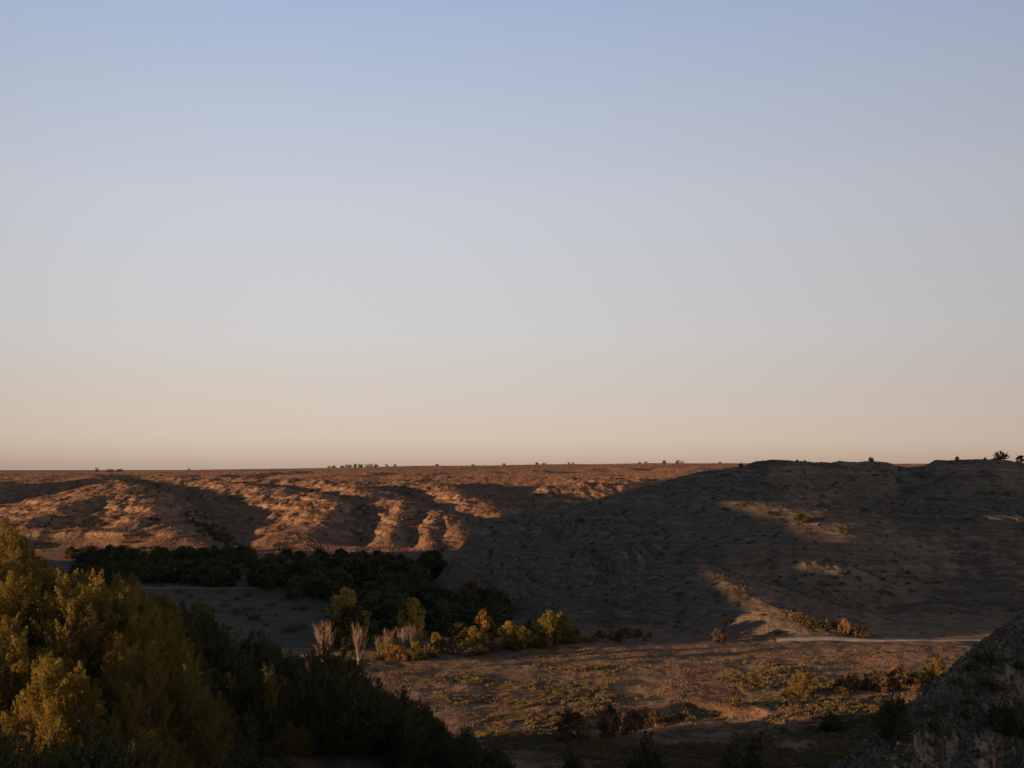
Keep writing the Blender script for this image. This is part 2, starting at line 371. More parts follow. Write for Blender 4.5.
def G(x, y):
    """height of the finished ground mesh"""
    x = np.asarray(x, float); y = np.asarray(y, float)
    r = np.hypot(x, y); t = np.arctan2(x, y)
    a = np.clip(np.searchsorted(rs, r) - 1, 0, nr - 2); b = np.clip(np.searchsorted(th, t) - 1, 0, ntn - 2)
    fa = np.clip((r - rs[a]) / (rs[a + 1] - rs[a]), 0, 1); fb = np.clip((t - th[b]) / (th[b + 1] - th[b]), 0, 1)
    return (Z[a, b] * (1 - fa) + Z[a + 1, b] * fa) * (1 - fb) + (Z[a, b + 1] * (1 - fa) + Z[a + 1, b + 1] * fa) * fb
def h1(x, y): return float(G(x, y))
V = np.stack([X, Y, Z], -1).reshape(-1, 3)
i = np.arange(nr - 1)[:, None]; j = np.arange(ntn - 1)[None, :]
idx = i * ntn + j
quads = np.stack([idx, idx + 1, idx + ntn + 1, idx + ntn], -1)      # polar: outward then clockwise
quads = quads[..., ::-1]
cx = .25 * (X[:-1, :-1] + X[1:, :-1] + X[:-1, 1:] + X[1:, 1:]); cy = .25 * (Y[:-1, :-1] + Y[1:, :-1] + Y[:-1, 1:] + Y[1:, 1:]); cz = .25 * (Z[:-1, :-1] + Z[1:, :-1] + Z[:-1, 1:] + Z[1:, 1:])
cpx = 512 + F * cx / np.maximum(cy, 1.0)
cr = np.hypot(cx, cy)
inv = (cy > 0) & (np.abs(cx) < .5 * cy + 25)
mk = {k: (m[:-1, :-1] & m[1:, 1:]) for k, m in MASK.items()}
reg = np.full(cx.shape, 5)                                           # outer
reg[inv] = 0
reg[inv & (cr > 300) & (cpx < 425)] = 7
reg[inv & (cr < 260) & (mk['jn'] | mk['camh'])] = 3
reg[inv & (cr < 140) & mk['kn']] = 4
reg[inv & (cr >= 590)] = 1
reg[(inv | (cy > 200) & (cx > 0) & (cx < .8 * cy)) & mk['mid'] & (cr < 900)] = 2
reg[inv & (cr >= 1300)] = 6
reg[~inv & (cr > 1300)] = 6
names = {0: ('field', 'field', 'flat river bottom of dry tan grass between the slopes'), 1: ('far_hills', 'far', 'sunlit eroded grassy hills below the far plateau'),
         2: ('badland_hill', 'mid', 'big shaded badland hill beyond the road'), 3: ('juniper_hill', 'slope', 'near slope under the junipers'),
         4: ('clay_hill', 'knoll', 'pale clay knoll in shade at lower right'), 5: ('terrain', 'outer', 'high ground round the valley, with the unseen ridge added to cast shadows'),
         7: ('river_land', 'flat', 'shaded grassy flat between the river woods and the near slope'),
         6: ('plateau_land', 'plateau', 'flat grassy plateau along the horizon')}
for k, (nm, mt, lb) in names.items():
    q = quads[reg == k]
    if not len(q): continue
    u, invx = np.unique(q.ravel(), return_inverse=True)
    me = mesh_np(nm, V[u], invx.reshape(-1, 4), M[mt])
    o = bpy.data.objects.new(nm, me); C.objects.link(o); setk(o, 'structure', lb)

# ------------------------------------------------------------------ gravel road and dirt tracks, draped over the ground
def ribbon(name, pts, width, mat, lift, label):
    P3 = []
    for (x0, y0), (x1, y1) in zip(pts[:-1], pts[1:]):
        n = max(2, int(math.hypot(x1 - x0, y1 - y0) / 1.0))
        for t in range(n): P3.append((x0 + (x1 - x0) * t / n, y0 + (y1 - y0) * t / n))
    P3.append(pts[-1]); P3 = np.array(P3)
    for _ in range(6): P3[1:-1] = .25 * P3[:-2] + .5 * P3[1:-1] + .25 * P3[2:]
    d = np.gradient(P3, axis=0); d /= np.linalg.norm(d, axis=1)[:, None]
    nrm = np.stack([-d[:, 1], d[:, 0]], -1)
    ks = np.linspace(-.5, .5, 5)
    W = width * (1 + .15 * perlin(np.arange(len(P3)) / 5., np.zeros(len(P3)), 3))
    XY = P3[:, None, :] + nrm[:, None, :] * (ks[None, :, None] * W[:, None, None])
    Zg = G(XY[..., 0], XY[..., 1])
    zc = Zg.max(axis=1)
    ker = np.ones(9) / 9; zc = np.convolve(np.pad(zc, 4, mode='edge'), ker, 'valid')
    Zr = np.maximum(Zg, zc[:, None]) + lift
    Vv = np.concatenate([XY, Zr[..., None]], -1)
    sk0 = Vv[:, :1].copy(); sk0[..., 2] -= .9; sk0[..., :2] += nrm[:, None] * -.5
    sk1 = Vv[:, -1:].copy(); sk1[..., 2] -= .9; sk1[..., :2] += nrm[:, None] * .5
    Vv = np.concatenate([sk0, Vv, sk1], 1)
    n, m = Vv.shape[:2]
    ii = np.arange(n - 1)[:, None] * m + np.arange(m - 1)[None]
    qd = np.stack([ii, ii + m, ii + m + 1, ii + 1], -1).reshape(-1, 4)
    o = bpy.data.objects.new(name, mesh_np(name, Vv.reshape(-1, 3), qd, mat)); C.objects.link(o); setk(o, 'structure', label)
def fl(px, py):
    D = ZC * F / (py - HY); return ((px - 512) / F * D, D)
ribbon('road', [fl(775, 642.8), fl(830, 642), fl(900, 641.6), fl(1000, 641.6), fl(1150, 641), fl(1500, 640)], 2.3, M['gravel'], .25, 'pale gravel road along the foot of the badland hill')
ribbon('path', [fl(120, 590), fl(180, 588.5), fl(250, 588.6), fl(330, 590), fl(400, 596)], 4, M['path'], .15, 'pale dirt track across the shaded river bottom')

# ------------------------------------------------------------------ plants: shared meshes
def quads_from(cen, dirs, ln, wd, r):
    """small leaf blades: centre, long direction, length, width"""
    n = len(cen)
    rnd = r.normal(size=(n, 3)); s = np.cross(dirs, rnd); s /= np.linalg.norm(s, axis=1)[:, None] + 1e-9
    a = cen - dirs * ln[:, None] * .5; b = cen + dirs * ln[:, None] * .5
    v = np.stack([a, cen + s * wd[:, None] * .5 - dirs * ln[:, None] * .05, b, cen - s * wd[:, None] * .5], 1)
    return v.reshape(-1, 3)
def unit(v): return v / (np.linalg.norm(v, axis=-1, keepdims=True) + 1e-9)
def leaf_mesh(name, cen, dirs, ln, wd, mat, r):
    v = quads_from(cen, unit(dirs), ln, wd, r)
    return mesh_np(name, v, np.arange(len(v)).reshape(-1, 4), mat, False)
def tube_mesh(name, chains, mat, sides=6):
    V_, Q_ = [], []
    for pts, rad in chains:
        pts = np.array(pts, float); base = len(V_) and sum(len(a) for a in V_) or 0
        d = np.gradient(pts, axis=0); d = unit(d)
        ref = np.where(np.abs(d[:, 2:3]) > .9, [[1., 0, 0]], [[0, 0, 1.]])
        s = unit(np.cross(d, ref)); t = np.cross(d, s)
        a = np.linspace(0, 2 * math.pi, sides, endpoint=False)
        ring = pts[:, None] + (s[:, None] * np.cos(a)[None, :, None] + t[:, None] * np.sin(a)[None, :, None]) * np.array(rad)[:, None, None]
        V_.append(ring.reshape(-1, 3))
        n = len(pts)
        for k in range(n - 1):
            for q in range(sides):
                q2 = (q + 1) % sides
                Q_.append((base + k * sides + q, base + k * sides + q2, base + (k + 1) * sides + q2, base + (k + 1) * sides + q))
    return mesh_np(name, np.concatenate(V_), np.array(Q_), mat, True)

def juniper_meshes(seed, h, w, nplume, nleaf, leaf, mat, cone=1.0):
    """a juniper of several pointed spires, each made of upward-sweeping sprays"""
    r = np.random.default_rng(seed)
    cen, dr, ln, wd = [], [], [], []
    sp = [(0., 0., 1.0, .62)]
    ns = 5 + seed % 3
    for q in range(ns):
        a = q * 6.283 / ns + r.normal() * .35
        d = w * (.20 + .12 * r.random())
        sp.append((d * math.cos(a), d * math.sin(a), .48 + .34 * r.random(), .40 + .12 * r.random()))
    wt = np.array([s_[2] * s_[3] for s_ in sp]); wt /= wt.sum()
    lean = r.normal(size=2) * .04
    for k in range(nplume):
        sx_, sy_, sh, sw = sp[r.choice(len(sp), p=wt)]
        f = r.random() ** 1.1
        ang = r.random() * 2 * math.pi
        H_ = h * sh
        R = w * sw * .5 * (1 - f) ** .72 * (.8 + .2 * min(1, f * 5)) * (1 + .2 * math.sin(ang * 3 + f * 9 + seed))
        rr_ = R * (r.random() ** .30)
        b = np.array([sx_ * (.55 + .45 * min(1, f * 3)) + rr_ * math.cos(ang) + lean[0] * f * h, sy_ * (.55 + .45 * min(1, f * 3)) + rr_ * math.sin(ang) + lean[1] * f * h, .03 * h + f * H_ * .84])
        L = h * (.10 + .10 * r.random()) * (1 + .25 * f)
        out = np.array([math.cos(ang), math.sin(ang), 0]) * (.95 * (1 - f) + .08)
        d = unit(out + np.array([0, 0, .85]) + r.normal(size=3) * .3)
        t = r.random(nleaf) ** .75
        rad = L * .36 * (1 - t) ** .7 + .015
        off = unit(r.normal(size=(nleaf, 3))) * (rad * r.random(nleaf) ** .5)[:, None]
        c = b + d * (t * L)[:, None] + off
        cen.append(c); dr.append(unit(d + off / (rad[:, None] + 1e-6) * .55 + r.normal(size=(nleaf, 3)) * .3))
        ln.append(leaf * (.7 + .8 * r.random(nleaf))); wd.append(leaf * (.30 + .28 * r.random(nleaf)))
    crown = leaf_mesh('crown', np.concatenate(cen), np.concatenate(dr), np.concatenate(ln), np.concatenate(wd), mat, r)
    ch = []
    n = 7; zs = np.linspace(-.4, h * .82, n)
    ch.append(([(lean[0] * z + .05 * math.sin(z * 2), lean[1] * z, z) for z in zs], list(np.linspace(h * .03, h * .005, n))))
    for q, (sx_, sy_, sh, sw) in enumerate(sp[1:]):
        ch.append(([(0, 0, .02 * h), (sx_ * .6, sy_ * .6, h * sh * .25), (sx_, sy_, h * sh * .55), (sx_, sy_, h * sh * .8)], [h * .016, h * .011, h * .007, h * .002]))
    return crown, tube_mesh('trunk', ch, M['bark'])

def broadleaf_meshes(seed, h, w, nclump, nleaf, leaf, mat, gap=.0, low=.22):
    r = np.random.default_rng(seed)
    cen, dr = [], []; ch = []
    tp = [(0, 0, -.4), (r.normal() * .05 * h, r.normal() * .05 * h, h * .3), (r.normal() * .08 * h, r.normal() * .06 * h, h * .65), (0, 0, h * .9)]
    ch.append((tp, [h * .032, h * .024, h * .014, h * .004]))
    for k in range(nclump):
        f = r.random(); ang = r.random() * 2 * math.pi
        z = h * (low + (.97 - low) * f)
        env = math.sin(math.pi * min(1, (.12 + .88 * f)) ** .85) ** .6
        R = w * .5 * env * (1 + .3 * math.sin(3 * ang + seed)) * r.random() ** .45
        c0 = np.array([R * math.cos(ang), R * math.sin(ang), z])
        cr_ = h * (.07 + .07 * r.random())
        if k % 3 == 0:
            zb = z * .55
            ch.append(([(0, 0, zb), tuple(c0 * .5 + np.array([0, 0, zb * .5 + .04 * h])), tuple(c0)], [h * .012, h * .008, h * .002]))
        u_ = unit(r.normal(size=(nleaf, 3)))
        c = c0 + u_ * (cr_ * r.random(nleaf) ** .5)[:, None] * np.array([1, 1, 1.15])
        c[:, 2] = np.maximum(c[:, 2], .05)
        cen.append(c); dr.append(unit(u_ + r.normal(size=(nleaf, 3)) * .8 + np.array([0, 0, .3])))
    cen = np.concatenate(cen); dr = np.concatenate(dr); n = len(cen)
    crown = leaf_mesh('crown', cen, dr, leaf * (.7 + .7 * r.random(n)), leaf * (.5 + .4 * r.random(n)), mat, r)
    return crown, tube_mesh('trunk', ch, M['palebark'])

def bare_meshes(seed, h, w, nb=46):
    r = np.random.default_rng(seed); ch = []; tw = []
    ch.append(([(0, 0, -.3), (.02 * h, 0, h * .3), (0, .02 * h, h * .7)], [h * .026, h * .018, h * .008]))
    for k in range(nb):
        a = r.random() * 6.28; z0 = h * (.02 + .45 * r.random()); L = (h - z0) * (.35 + .65 * r.random())
        sp = w / h * (.35 + .5 * r.random())
        p = [(0, 0, z0)]
        for t in (.35, .7, 1):
            p.append((sp * L * t ** .8 * math.cos(a) + r.normal() * .02 * h, sp * L * t ** .8 * math.sin(a) + r.normal() * .02 * h, z0 + L * t))
        tw.append((p, [h * .009, h * .007, h * .004, h * .0015]))
        for q in range(5):
            b = np.array(p[2]) if q % 2 else np.array(p[1]); d = unit(np.array([math.cos(a) * .3, math.sin(a) * .3, 1.]) + r.normal(size=3) * .35)
            e = b + d * L * .35
            tw.append(([tuple(b), tuple((b + e) / 2 + r.normal(size=3) * .01 * h), tuple(e)], [h * .004, h * .0028, h * .001]))
    return tube_mesh('crown', tw, M['twig'], 4), tube_mesh('trunk', ch, M['palebark'])

def tuft(seed, h, w, n, leaf, mat, up=.9):
    """low rounded shrub made of upright blades"""
    r = np.random.default_rng(seed)
    nb = 9; cs = np.stack([r.normal(size=nb) * w * .2, r.normal(size=nb) * w * .2, np.zeros(nb)], 1)
    k = r.integers(0, nb, n); u_ = unit(r.normal(size=(n, 3))); u_[:, 2] = np.abs(u_[:, 2])
    c = cs[k] + u_ * np.array([w * .26, w * .26, h * .8]) * (r.random(n) ** .4)[:, None] * (.7 + .5 * r.random(nb))[k][:, None]
    d = unit(u_ * .8 + np.array([0, 0, up]) + r.normal(size=(n, 3)) * .3)
    return c, d, leaf * (.7 + .7 * r.random(n)), leaf * (.3 + .3 * r.random(n)), r
def tuft_mesh(name, seed, h, w, n, leaf, mat, up=.9):
    c, d, l, q, r = tuft(seed, h, w, n, leaf, mat, up)
    return leaf_mesh(name, c, d, l, q, mat, r)

def place(name, parts, x, y, s=1, sz=None, label=None, cat=None, group=None, sink=.1, z=None):
    """a plant: an Empty at its foot with its trunk and crown, or one mesh when small"""
    z = h1(x, y) - sink if z is None else z
    rz = random.random() * 6.283
    if len(parts) == 1:
        o = bpy.data.objects.new(name, parts[0]); C.objects.link(o)
    else:
        o = bpy.data.objects.new(name, None); o.empty_display_size = .3; C.objects.link(o)
        for nm, me in parts:
            c = bpy.data.objects.new(nm, me); C.objects.link(c); c.parent = o
    o.location = (x, y, z); o.rotation_euler = (0, 0, rz); o.scale = (s, s, sz or s)
    setk(o, None, label, cat, group)
    return o
def tree(proto): return [('trunk', proto[1]), ('crown', proto[0])]

JN = [juniper_meshes(100 + k, 5.0, 3.6 + .35 * (k % 3), 300, 115, .098, M['juniper']) for k in range(5)]
JD = [juniper_meshes(200 + k, 6.0, 4.2 + .5 * (k % 3), 220, 70, .17, M['juniper_dark_shaded']) for k in range(4)]
JS = [juniper_meshes(300 + k, 4.0, 3.6, 190, 60, .17, M['juniper_dark_shaded']) for k in range(3)]
JL = [juniper_meshes(320 + k, 4.0, 3.7, 200, 60, .16, M['juniper']) for k in range(2)]
CG = [broadleaf_meshes(400 + k, 9.0, 7.5, 60, 60, .55, M['cotton_green'], low=.08) for k in range(4)]
CY = [broadleaf_meshes(420 + k, 9.0, 7.0, 70, 70, .38, M['yellow'], low=.10) for k in range(2)]
CL = [broadleaf_meshes(430 + k, 9.0, 7.5, 75, 70, .38, M['lime'], low=.08) for k in range(3)]
CO = [broadleaf_meshes(440 + k, 5.0, 5.0, 50, 50, .30, M['orange'], low=.05) for k in range(2)]
CR = [broadleaf_meshes(450 + k, 5.0, 5.5, 55, 55, .34, M['rust'], low=.04) for k in range(3)]
BR = [bare_meshes(500 + k, 9.0, 4.5) for k in range(3)]
SG = [tuft_mesh('sagebrush', 600 + k, 1.0, 1.8, 330, .22, M['sage']) for k in range(5)]
SD = [tuft_mesh('shrub', 620 + k, 1.2, 2.0, 260, .26, M['juniper_dark_shaded']) for k in range(3)]
SR = [tuft_mesh('shrub', 630 + k, 1.6, 2.8, 380, .26, M['rust']) for k in range(3)]
FT = [tuft_mesh('far_shrub', 640 + k, 4.5, 5.5, 170, 1.1, M['cotton_green'], .5) for k in range(3)]

def height_at(px, py_top, D): return ZC - (py_top - HY) / F * D
def by_top(protos, name, px, top, D, base_h, label, cat, group=None, parts=True, wide=1.0):
    x = (px - 512) / F * D; z = h1(x, D); hh = max(.6, height_at(px, top, D) - z)
    s = hh / base_h
    pr = protos[random.randrange(len(protos))]
    o = place(name, tree(pr) if parts else [pr], x, D, s * wide, s, label, cat, group)
    return o

# lit junipers on the left hill
G1 = 'sunlit junipers on the near hillside'
def profile_top(px): return np.interp(px, [-60, 0, 30, 60, 95, 130, 160, 185, 200], [498, 512, 538, 562, 572, 574, 602, 645, 698])
cnt = 0; spots = []
tries = 0
while cnt < 88 and tries < 12000:
    tries += 1
    px = random.uniform(-30, 197); D = random.uniform(77, 123)
    x = (px - 512) / F * D
    if any((x - a) ** 2 + (D - b) ** 2 < 3.0 ** 2 for a, b in spots): continue
    z = h1(x, D); py = HY + (ZC - z) / F * 0 + F * (ZC - z) / D
    hh = random.uniform(4.8, 9.4)
    top = HY + F * (ZC - z - hh) / D
    if top < profile_top(px): 
        hh = ZC - z - (profile_top(px) + random.uniform(0, 14) - HY) * D / F
        if hh < 1.2: continue
    spots.append((x, D)); cnt += 1
    s = hh / 5.0
    lab = 'olive juniper in evening sun among the dense stand on the near left hillside'
    if top > 640: lab = 'olive juniper low in the sunlit stand on the near left hillside'
    if hh < 3.6: lab = 'short olive juniper between taller ones on the near left hillside'
    place('juniper_tree', tree(JN[cnt % 5]), x, D, max(s, .8) * random.uniform(.95, 1.25), s, lab, 'tree', G1)
for k, px in enumerate([178, 184, 188, 193, 196, 199, 203, 207, 211, 214, 190, 200]):
    D = random.uniform(92, 120); x = (px - 512) / F * D; z = h1(x, D); top = float(profile_top(px)) + random.uniform(4, 26) + max(0, px - 200) * 2
    hh = ZC - z - (top - HY) * D / F
    if 1.5 < hh < 15: place('juniper_tree', tree(JN[k % 5]), x, D, max(min(hh, 8) / 5, .9) * 1.0, hh / 5, 'olive juniper on the right edge of the sunlit stand, against the dark trees', 'tree', G1)
# chosen ones at its edge and below it
for px, top, D, b, w, lab in [
    (130, 572, 118, 5, 1.0, 'tallest pointed juniper on the crest line of the sunlit stand'),
    (168, 590, 120, 5, 1.0, 'juniper at the right end of the sunlit crest beside the dark trees'),
(268, 676, 136, 5, .72, 'single narrow golden juniper standing out from the dark slope'),
    (251, 704, 135, 5, .6, 'small lit juniper left of the narrow golden juniper'),
    (237, 723, 134, 5, 1.7, 'round pale juniper below the dark trees, left of two'),
    (286, 722, 134, 5, 1.8, 'round pale juniper below the narrow golden juniper'),
    (206, 724, 133, 5, 1.0, 'small pointed lit juniper left of the round pale juniper'),
    (302, 724, 136, 5, 1.0, 'small lit juniper at the right end of the low lit clump'),
    (322, 732, 138, 5, .9, 'smallest lit juniper right of the low lit clump')]:
    x = (px - 512) / F * D; z = h1(x, D); hh = height_at(px, top, D) - z
    hh = max(1.5, hh)
    place('juniper_tree', tree(JN[int(px) % 5]), x, D, hh / 5 * w, hh / 5, lab, 'tree', G1)

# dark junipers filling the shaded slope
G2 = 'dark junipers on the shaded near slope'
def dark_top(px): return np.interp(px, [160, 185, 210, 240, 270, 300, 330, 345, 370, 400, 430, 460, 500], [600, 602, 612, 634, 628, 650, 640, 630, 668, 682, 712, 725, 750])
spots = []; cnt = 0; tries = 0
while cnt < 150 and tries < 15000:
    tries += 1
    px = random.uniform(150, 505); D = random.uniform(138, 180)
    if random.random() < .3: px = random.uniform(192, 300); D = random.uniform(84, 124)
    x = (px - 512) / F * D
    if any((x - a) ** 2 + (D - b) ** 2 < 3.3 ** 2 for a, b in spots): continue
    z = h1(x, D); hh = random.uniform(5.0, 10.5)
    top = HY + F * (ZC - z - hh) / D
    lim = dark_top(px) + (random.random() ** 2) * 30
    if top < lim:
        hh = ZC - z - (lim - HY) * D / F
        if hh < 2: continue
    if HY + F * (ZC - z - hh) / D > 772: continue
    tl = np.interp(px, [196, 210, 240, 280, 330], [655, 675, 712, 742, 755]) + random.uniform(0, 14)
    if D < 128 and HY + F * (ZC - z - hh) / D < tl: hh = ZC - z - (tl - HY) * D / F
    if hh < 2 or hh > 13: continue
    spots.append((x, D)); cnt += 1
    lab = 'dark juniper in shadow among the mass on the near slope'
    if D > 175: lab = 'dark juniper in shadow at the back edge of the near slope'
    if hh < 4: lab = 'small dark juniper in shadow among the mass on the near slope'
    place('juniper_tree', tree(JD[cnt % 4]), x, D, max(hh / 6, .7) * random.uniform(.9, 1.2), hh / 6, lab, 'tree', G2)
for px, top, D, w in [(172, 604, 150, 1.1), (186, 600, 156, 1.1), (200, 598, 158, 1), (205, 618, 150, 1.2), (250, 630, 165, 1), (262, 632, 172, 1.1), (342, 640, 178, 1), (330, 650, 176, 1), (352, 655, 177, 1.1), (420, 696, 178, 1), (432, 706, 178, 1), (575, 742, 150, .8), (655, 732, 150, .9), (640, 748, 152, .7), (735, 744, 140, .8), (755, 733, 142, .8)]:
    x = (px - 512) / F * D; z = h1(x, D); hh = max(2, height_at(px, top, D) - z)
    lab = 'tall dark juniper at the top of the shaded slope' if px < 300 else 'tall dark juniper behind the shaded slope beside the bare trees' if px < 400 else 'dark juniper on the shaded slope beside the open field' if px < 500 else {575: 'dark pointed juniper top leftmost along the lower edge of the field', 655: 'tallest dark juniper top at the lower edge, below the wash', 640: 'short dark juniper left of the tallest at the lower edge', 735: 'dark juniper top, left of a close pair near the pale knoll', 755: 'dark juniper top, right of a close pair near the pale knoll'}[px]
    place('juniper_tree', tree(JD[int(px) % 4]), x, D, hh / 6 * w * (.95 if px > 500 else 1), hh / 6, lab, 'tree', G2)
# shaded fringe at the bottom left, nearest the camera
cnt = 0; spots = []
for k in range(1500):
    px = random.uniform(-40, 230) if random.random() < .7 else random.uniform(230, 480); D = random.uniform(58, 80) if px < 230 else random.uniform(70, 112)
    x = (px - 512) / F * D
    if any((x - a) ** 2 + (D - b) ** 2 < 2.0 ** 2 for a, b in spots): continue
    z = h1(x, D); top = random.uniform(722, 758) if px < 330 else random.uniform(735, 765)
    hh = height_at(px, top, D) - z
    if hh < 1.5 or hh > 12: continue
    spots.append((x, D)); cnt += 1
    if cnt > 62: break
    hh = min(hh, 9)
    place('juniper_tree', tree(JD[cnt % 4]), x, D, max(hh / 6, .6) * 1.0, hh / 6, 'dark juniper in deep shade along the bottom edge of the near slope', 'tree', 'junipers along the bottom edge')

# dark river woods
G3 = 'dark cottonwoods along the river bottom'
cnt = 0; spots = []
bands = [(70, 260, 545, 560, 540, 620, 60), (230, 462, 548, 566, 430, 580, 85), (190, 430, 568, 592, 395, 470, 50), (335, 505, 582, 622, 318, 400, 62), (60, 240, 556, 576, 450, 540, 36)]
for x0, x1, t0, t1, d0, d1, n in bands:
    k = 0; tries = 0
    while k < n and tries < 2500:
        tries += 1
        px = random.uniform(x0, x1); D = random.uniform(d0, d1); x = (px - 512) / F * D
        if any((x - a) ** 2 + (D - b) ** 2 < 4.0 ** 2 for a, b in spots): continue
        if px > 440 and D > 395: continue
        z = h1(x, D); lim = random.uniform(t0, t1); hh = height_at(px, lim, D) - z
        hh = min(hh, random.uniform(7, 12))
        if hh < 3: continue
        base = HY + F * (ZC - z) / D
        if 592 < base < 634 and px < 300 and random.random() < .93: continue
        if 588 < base < 600 and px < 260: continue
        spots.append((x, D)); k += 1
        lab = {0: 'dark tree in the shaded woods at the foot of the left hills', 1: 'dark tree in the shaded woods at the foot of the middle hills', 2: 'dark brownish tree on the near side of the river woods', 3: 'dark cottonwood behind the yellow trees below the badland hill', 4: 'dark tree behind the sunlit juniper crest'}[bands.index((x0, x1, t0, t1, d0, d1, n))]
        pr = CG[k % 4] if random.random() < .93 else CR[k % 3]
        b = 9 if pr in CG else 5
        place('cottonwood_tree', tree(pr), x, D, max(hh / b, .9) * random.uniform(.95, 1.35), hh / b, lab, 'tree', G3)
# brown low bushes on the flat near the track
for px, py in [(290, 600), (270, 606), (305, 608), (250, 596), (330, 612), (225, 588), (205, 587), (355, 606)]:
    x, D = fl(px, py)
    place('shrub', [SR[px % 3]], x, D, random.uniform(1.2, 1.8), None, 'brown brush clump on the shaded flat before the river woods', 'shrub', 'brown brush on the shaded flat')

for k in range(46):
    px = random.uniform(150, 345); py = random.uniform(588, 640); x, D = fl(px, py)
    place('shrub', [(SR + SD)[k % 6]], x, D, random.uniform(.8, 1.7), None, 'low brush scattered over the shaded river flat', 'shrub', 'brush on the shaded flat')

# the row of autumn trees at the back of the field: (protos, px, top, D, base height, widen, label, category)
ROW = [
    (CY, 345, 590, 300, 9, .62, 'yellow-topped cottonwood rising behind the dark slope, leftmost of the yellow trees'),
    (CG, 352, 606, 298, 9, .9, 'dark leafy tree directly under the leftmost yellow crown'),
    (CY, 414, 600, 303, 9, .5, 'small yellow-topped cottonwood standing alone among dark river trees'),
    (BR, 323, 619, 262, 9, .8, 'bare pinkish tree at the left, wide and rounded like a broom'),
    (BR, 358, 621, 272, 9, .6, 'narrow bare pinkish tree between dark junipers'),
    (BR, 388, 627, 285, 9, .8, 'pale bare tree at the left end of the bare clump'),
    (BR, 402, 625, 284, 9, .8, 'pale bare tree in the middle of the bare clump'),
    (BR, 413, 622, 288, 9, .7, 'tallest thin bare tree at the right of the bare clump'),
    (CL, 391, 638, 283, 9, .8, 'low yellow-green bush under the left bare trees'),
    (CO, 398, 646, 278, 5, 1.0, 'low orange-brown bush under the bare clump'),
    (CL, 418, 642, 279, 9, .8, 'yellow bush at the foot of the tallest bare tree'),
    (CR, 440, 640, 290, 5, 1.2, 'dull rust bush right of the bare clump'),
    (BR, 447, 636, 291, 9, .7, 'small grey bare tree between bare clump and yellow trees'),
    (CG, 460, 622, 300, 9, 1.0, 'dark tree left of the yellow-green trees'),
    (CO, 482, 612, 301, 5, .55, 'slim tree with pinkish orange top beside the round yellow tree'),
    (CL, 474, 627, 295, 9, .75, 'yellow-green tree at the left of the slim orange-topped tree'),
    (CR, 492, 642, 291, 5, 1.0, 'brown bush between the first two yellow trees'),
    (CY, 508, 622, 298, 9, .95, 'round bright yellow cottonwood at the far edge of the field'),
    (CL, 524, 627, 296, 9, .75, 'green-yellow tree leaning against the round bright yellow cottonwood'),
    (CG, 516, 640, 292, 9, 1.0, 'dark low bush before the round yellow cottonwood'),
    (CL, 549, 612, 300, 9, .7, 'tallest golden-green tree of the row by the field'),
    (CL, 562, 614, 303, 9, .8, 'tall green tree right beside the tallest golden-green tree'),
    (CL, 575, 628, 302, 9, .8, 'sloping yellow-green tree at the right end of the tall trees'),
    (CO, 550, 641, 295, 5, .6, 'small orange bush before the tallest golden-green tree'),
    (CO, 586, 636, 303, 5, .9, 'orange-red bush at the right foot of the tall trees'),
    (CR, 600, 630, 310, 5, 1.1, 'rust brown bush, first right of the tall trees'),
    (CO, 612, 629, 309, 5, .8, 'orange-brown bush, second right of the tall trees'),
    (CR, 625, 628, 312, 5, 1.2, 'rust brown bush, third right of the tall trees'),
    (CR, 638, 629, 313, 5, .9, 'rust brown bush near the right end of the bush row'),
    (CR, 650, 632, 314, 5, .9, 'small rust bush at the right end of the bush row'),
    (CL, 436, 632, 293, 9, .6, 'small dull yellow-green tree between the bare clump and the dark tree'),
    (CL, 452, 645, 288, 9, .9, 'low green-yellow bush at the field edge left of the yellow-green trees'),
    (BR, 378, 634, 287, 9, .7, 'short grey bare tree at the far left of the bare clump'),
    (BR, 425, 640, 288, 9, .8, 'low grey bare tree right of the tallest thin bare tree'),
    (CL, 535, 634, 297, 9, .8, 'low dull green tree filling in between the yellow and golden-green trees'),
    (CL, 592, 636, 301, 9, .8, 'low dull green bush right of the orange-red bush'),
    (CG, 618, 632, 305, 9, .9, 'dark green bush among the rust bushes'),
    (CL, 645, 636, 306, 9, .7, 'dull yellow-green bush near the end of the bush row'),
    (CR, 480, 645, 287, 5, 1.3, 'brown bush below the slim orange-topped tree'),
    (CG, 440, 606, 335, 9, 1.0, 'dark tall tree behind the bare clump'),
    (CG, 470, 604, 335, 9, 1.0, 'dark tall tree behind the slim orange-topped tree'),
    (CG, 385, 608, 325, 9, 1.0, 'dark tall tree just behind the left bare trees'),
    (CG, 495, 596, 345, 9, .9, 'dark tall tree behind the yellow trees against the badland hill'),
    (CG, 532, 620, 312, 9, .8, 'dark tree filling the gap between the yellow and the golden-green trees'),
]
for pr, px, top, D, bh, wd, lab in ROW:
    by_top(pr, 'bare_tree' if pr is BR else 'bush' if pr in (CO, CR) else 'cottonwood_tree', px, top, D, bh, lab, 'bush' if pr in (CO, CR) else 'tree', 'autumn trees at the back of the field', wide=wd * (1.2 if pr is BR else 1.55))
for k in range(34):
    px = 372 + k * 6.6 + random.uniform(-4, 4); py = np.interp(px, [372, 440, 520, 600], [664, 660, 653, 646]) - random.uniform(2, 6)
    x, D = fl(px, py)
    place('shrub', [(SR + SD)[k % 6]], x, D, random.uniform(1.0, 1.7), None, 'low dark brush along the foot of the autumn trees', 'shrub', 'brush under the autumn trees')

